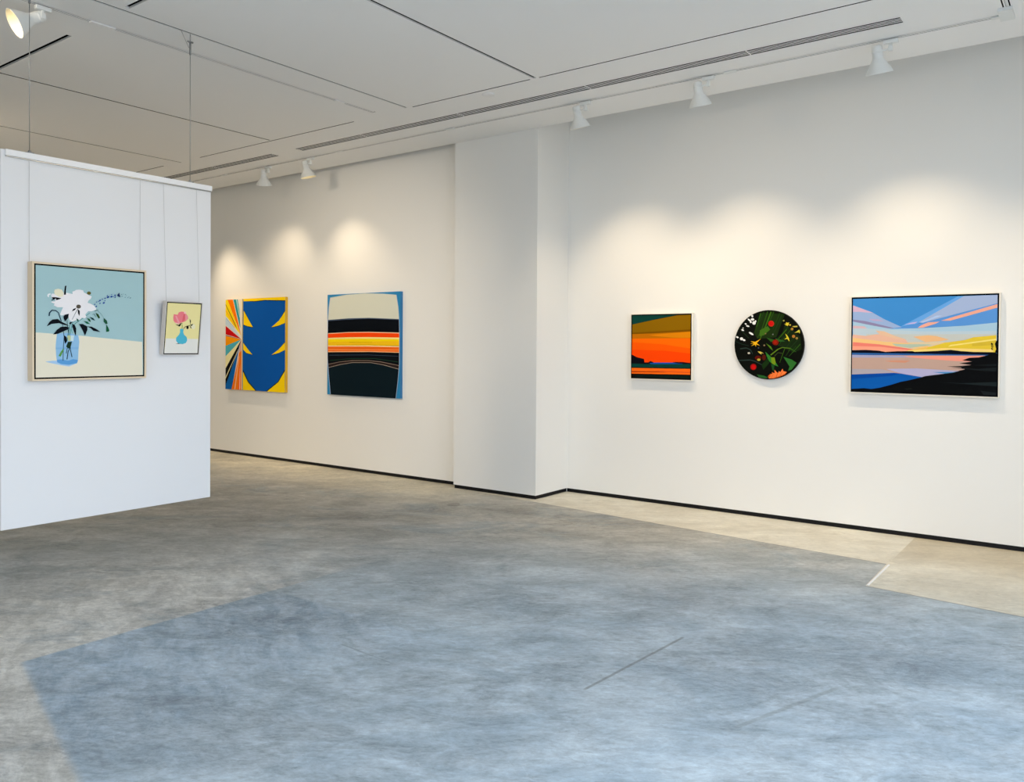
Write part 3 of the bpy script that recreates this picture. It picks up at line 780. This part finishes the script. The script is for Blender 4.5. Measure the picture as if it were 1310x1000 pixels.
def canvas(name, key, label, loc, w, h, d, edge):
    bm, mats = art_layers(key, w, h, -d, [edge])
    box(bm, -w/2, w/2, -d, -.002, 0, h, mi=0)
    t = thing(name, label, 'painting', loc)
    obj('canvas', bm, mats, t, fix=False)
    b2 = bmesh.new(); s = .03
    box(b2, -w/2+s, w/2-s, -.002, -.001, s, h-s)
    obj('stretcher', b2, M['maple'], t)
    return t
canvas('abstract_picture', 'blue', 'abstract painting of coloured rays beside a blue form with yellow horns', (-9.1555, YL, .891), 1.289, 1.227, .04, M['yellowedge'])
canvas('abstract_picture', 'stripe', 'abstract painting of black, orange and yellow bands with a blue edge', (-7.0855, YL, .902), 1.233, 1.214, .04, M['blueedge'])
framed('framed_painting', 'orange', 'small square orange sunset over water in a white frame right of the pillar', 'painting', (-3.4525, YR, 1.190), (0, 0, 0), .647, .636, .045, .008, .006, M['whiteframe'])
framed('framed_painting', 'big', 'wide framed lakeshore landscape with blue sky and pink clouds', 'painting', (-1.204, YR, 1.137), (0, 0, 0), 1.064, .793, .05, .008, .006, M['whiteframe'])
# round one
t = thing('round_picture', 'round dark painting of yellow and red flowers among green blades', 'painting', (-2.4230, YR, 1.228))
bm, mats = art_layers('circle', .609, .604, -.031, [M['darkedge']])
obj('canvas', bm, mats, t, fix=False)
bm = bmesh.new(); n = 72
r1 = [bm.verts.new((.306*math.cos(2*PI*k/n), -.031, .302+.304*math.sin(2*PI*k/n))) for k in range(n)]
r2 = [bm.verts.new((.306*math.cos(2*PI*k/n), 0, .302+.304*math.sin(2*PI*k/n))) for k in range(n)]
bm.faces.new(r1); bm.faces.new(r2[::-1])
for k in range(n): bm.faces.new((r1[k], r1[(k+1)%n], r2[(k+1)%n], r2[k]))
obj('panel_edge', bm, M['darkedge'], t)

# ---------------------------------------------------------------- hanging panel
XPN = -5.118
t = thing('hanging_panel', 'large white display panel hung on thin cables, carrying two flower pictures', 'display panel', (XPN, 2.66, .422))
def L_(x, y, z): return (x-XPN, y-2.66, z-.422)
def pbox(name, m, x0, x1, y0, y1, z0, z1, **k):
    a = L_(x0, y0, z0); b_ = L_(x1, y1, z1)
    return bxo(name, m, t, a[0], b_[0], a[1], b_[1], a[2], b_[2], **k)
pbox('board', M['panel'], XPN-.07, XPN, 1.986, 3.331, .422, 2.613, bevel=.002)
pbox('picture_rail', M['rail'], XPN, XPN+.016, 2.008, 3.331, 2.580, 2.614)
pbox('rail_shadow_strip', M['steel'], XPN, XPN+.010, 2.010, 3.329, 2.573, 2.580)  # strip added for the dark shadow gap under the rail
for y in (3.178, 2.146):
    bm = bmesh.new(); tube(bm, [L_(XPN-.012, y, 2.613), L_(XPN-.012, y, ZC+.02)], .0022, 8)
    cb = obj('suspension_cable', bm, M['steel'], t)
    bm = bmesh.new(); tube(bm, [L_(XPN-.012, y, 3.495), L_(XPN-.012, y, 3.585)], .0065, 12)
    box(bm, *[v for p in zip(L_(XPN-.018, y-.021, 3.578), L_(XPN-.006, y+.021, 3.588)) for v in p], bevel=.002)
    tube(bm, [L_(XPN-.012, y, 3.585), L_(XPN-.012, y, ZC+.02)], .0035, 8)
    tube(bm, [L_(XPN-.012, y-.01, 3.54), L_(XPN-.002, y-.075, ZC+.004)], .0016, 6)
    obj('cable_gripper', bm, M['steel'], cb)
    bm = bmesh.new(); tube(bm, [L_(XPN-.012, y, 2.613), L_(XPN-.012, y, 2.620)], .026, 20); tube(bm, [L_(XPN-.012, y, 2.620), L_(XPN-.012, y, 2.635)], [.012, .006], 12)
    obj('cable_clamp', bm, M['steel'], cb)

framed('framed_painting', 'floral', 'white flowers in a blue glass jar, pale wood frame, larger of two on the panel', 'painting', (XPN+.001, 2.476, 1.280), (0, 0, PI/2), .694, .699, .060, .011, .009, M['maple'],
       wires=[(-.343, -.012, .69, -.012, 1.292), (.331, -.012, .69, -.012, 1.292)])
framed('framed_painting', 'small', 'small tilted picture of a pink flower in a turquoise vase on yellow', 'painting', (XPN+.002, 3.080, 1.434), (math.radians(7.2), 0, PI/2), .266, .360, .042, .004, .007, M['greyframe'],
       wires=[(-.113, -.004, .355, .130, 1.130), (.130, -.004, .355, .130, 1.130)])

# ---------------------------------------------------------------- light
w = bpy.data.worlds.new('world'); sc.world = w; w.use_nodes = True
nt = w.node_tree; N = nt.nodes; L = nt.links; bg = N['Background']
tc = N.new('ShaderNodeTexCoord'); sp = N.new('ShaderNodeSeparateXYZ'); L.new(tc.outputs['Generated'], sp.inputs[0])
cr = N.new('ShaderNodeValToRGB'); L.new(sp.outputs[2], cr.inputs[0])
mr = N.new('ShaderNodeMapRange'); mr.inputs[1].default_value = -1; L.new(sp.outputs[2], mr.inputs[0]); L.new(mr.outputs[0], cr.inputs[0])
cr.color_ramp.elements[0].position = .42; cr.color_ramp.elements[0].color = (.30, .31, .32, 1)
cr.color_ramp.elements[1].position = .60; cr.color_ramp.elements[1].color = (.74, .86, 1.02, 1)
L.new(cr.outputs[0], bg.inputs[0]); bg.inputs[1].default_value = 5.35

# ---------------------------------------------------------------- camera
cam = bpy.data.cameras.new('camera'); co = bpy.data.objects.new('camera', cam); C.objects.link(co)
cam.sensor_fit = 'HORIZONTAL'; cam.sensor_width = 36; cam.lens = 1035.94/1310*36; cam.shift_y = -(500-455.72)/1310
pitch, roll, yaw = math.radians(-.69517), math.radians(.367842), math.radians(36.52013)
F = Vector((-math.sin(yaw)*math.cos(pitch), math.cos(yaw)*math.cos(pitch), math.sin(pitch)))
R = Vector((math.cos(yaw), math.sin(yaw), 0)); U = R.cross(F)
R2 = math.cos(roll)*R + math.sin(roll)*U; U2 = -math.sin(roll)*R + math.cos(roll)*U
mw = Matrix((R2, U2, -F)).transposed().to_4x4(); mw.translation = (0, 0, 1.5)
co.matrix_world = mw
sc.camera = co
sc.view_settings.view_transform = 'Standard'; sc.view_settings.look = 'None'; sc.view_settings.gamma = 1
sc.view_settings.use_curve_mapping = False; sc.view_settings.exposure = 0
sc.cycles.use_denoising = True
sc.cycles.max_bounces = 10; sc.cycles.diffuse_bounces = 8
sc.cycles.sample_clamp_indirect = 4
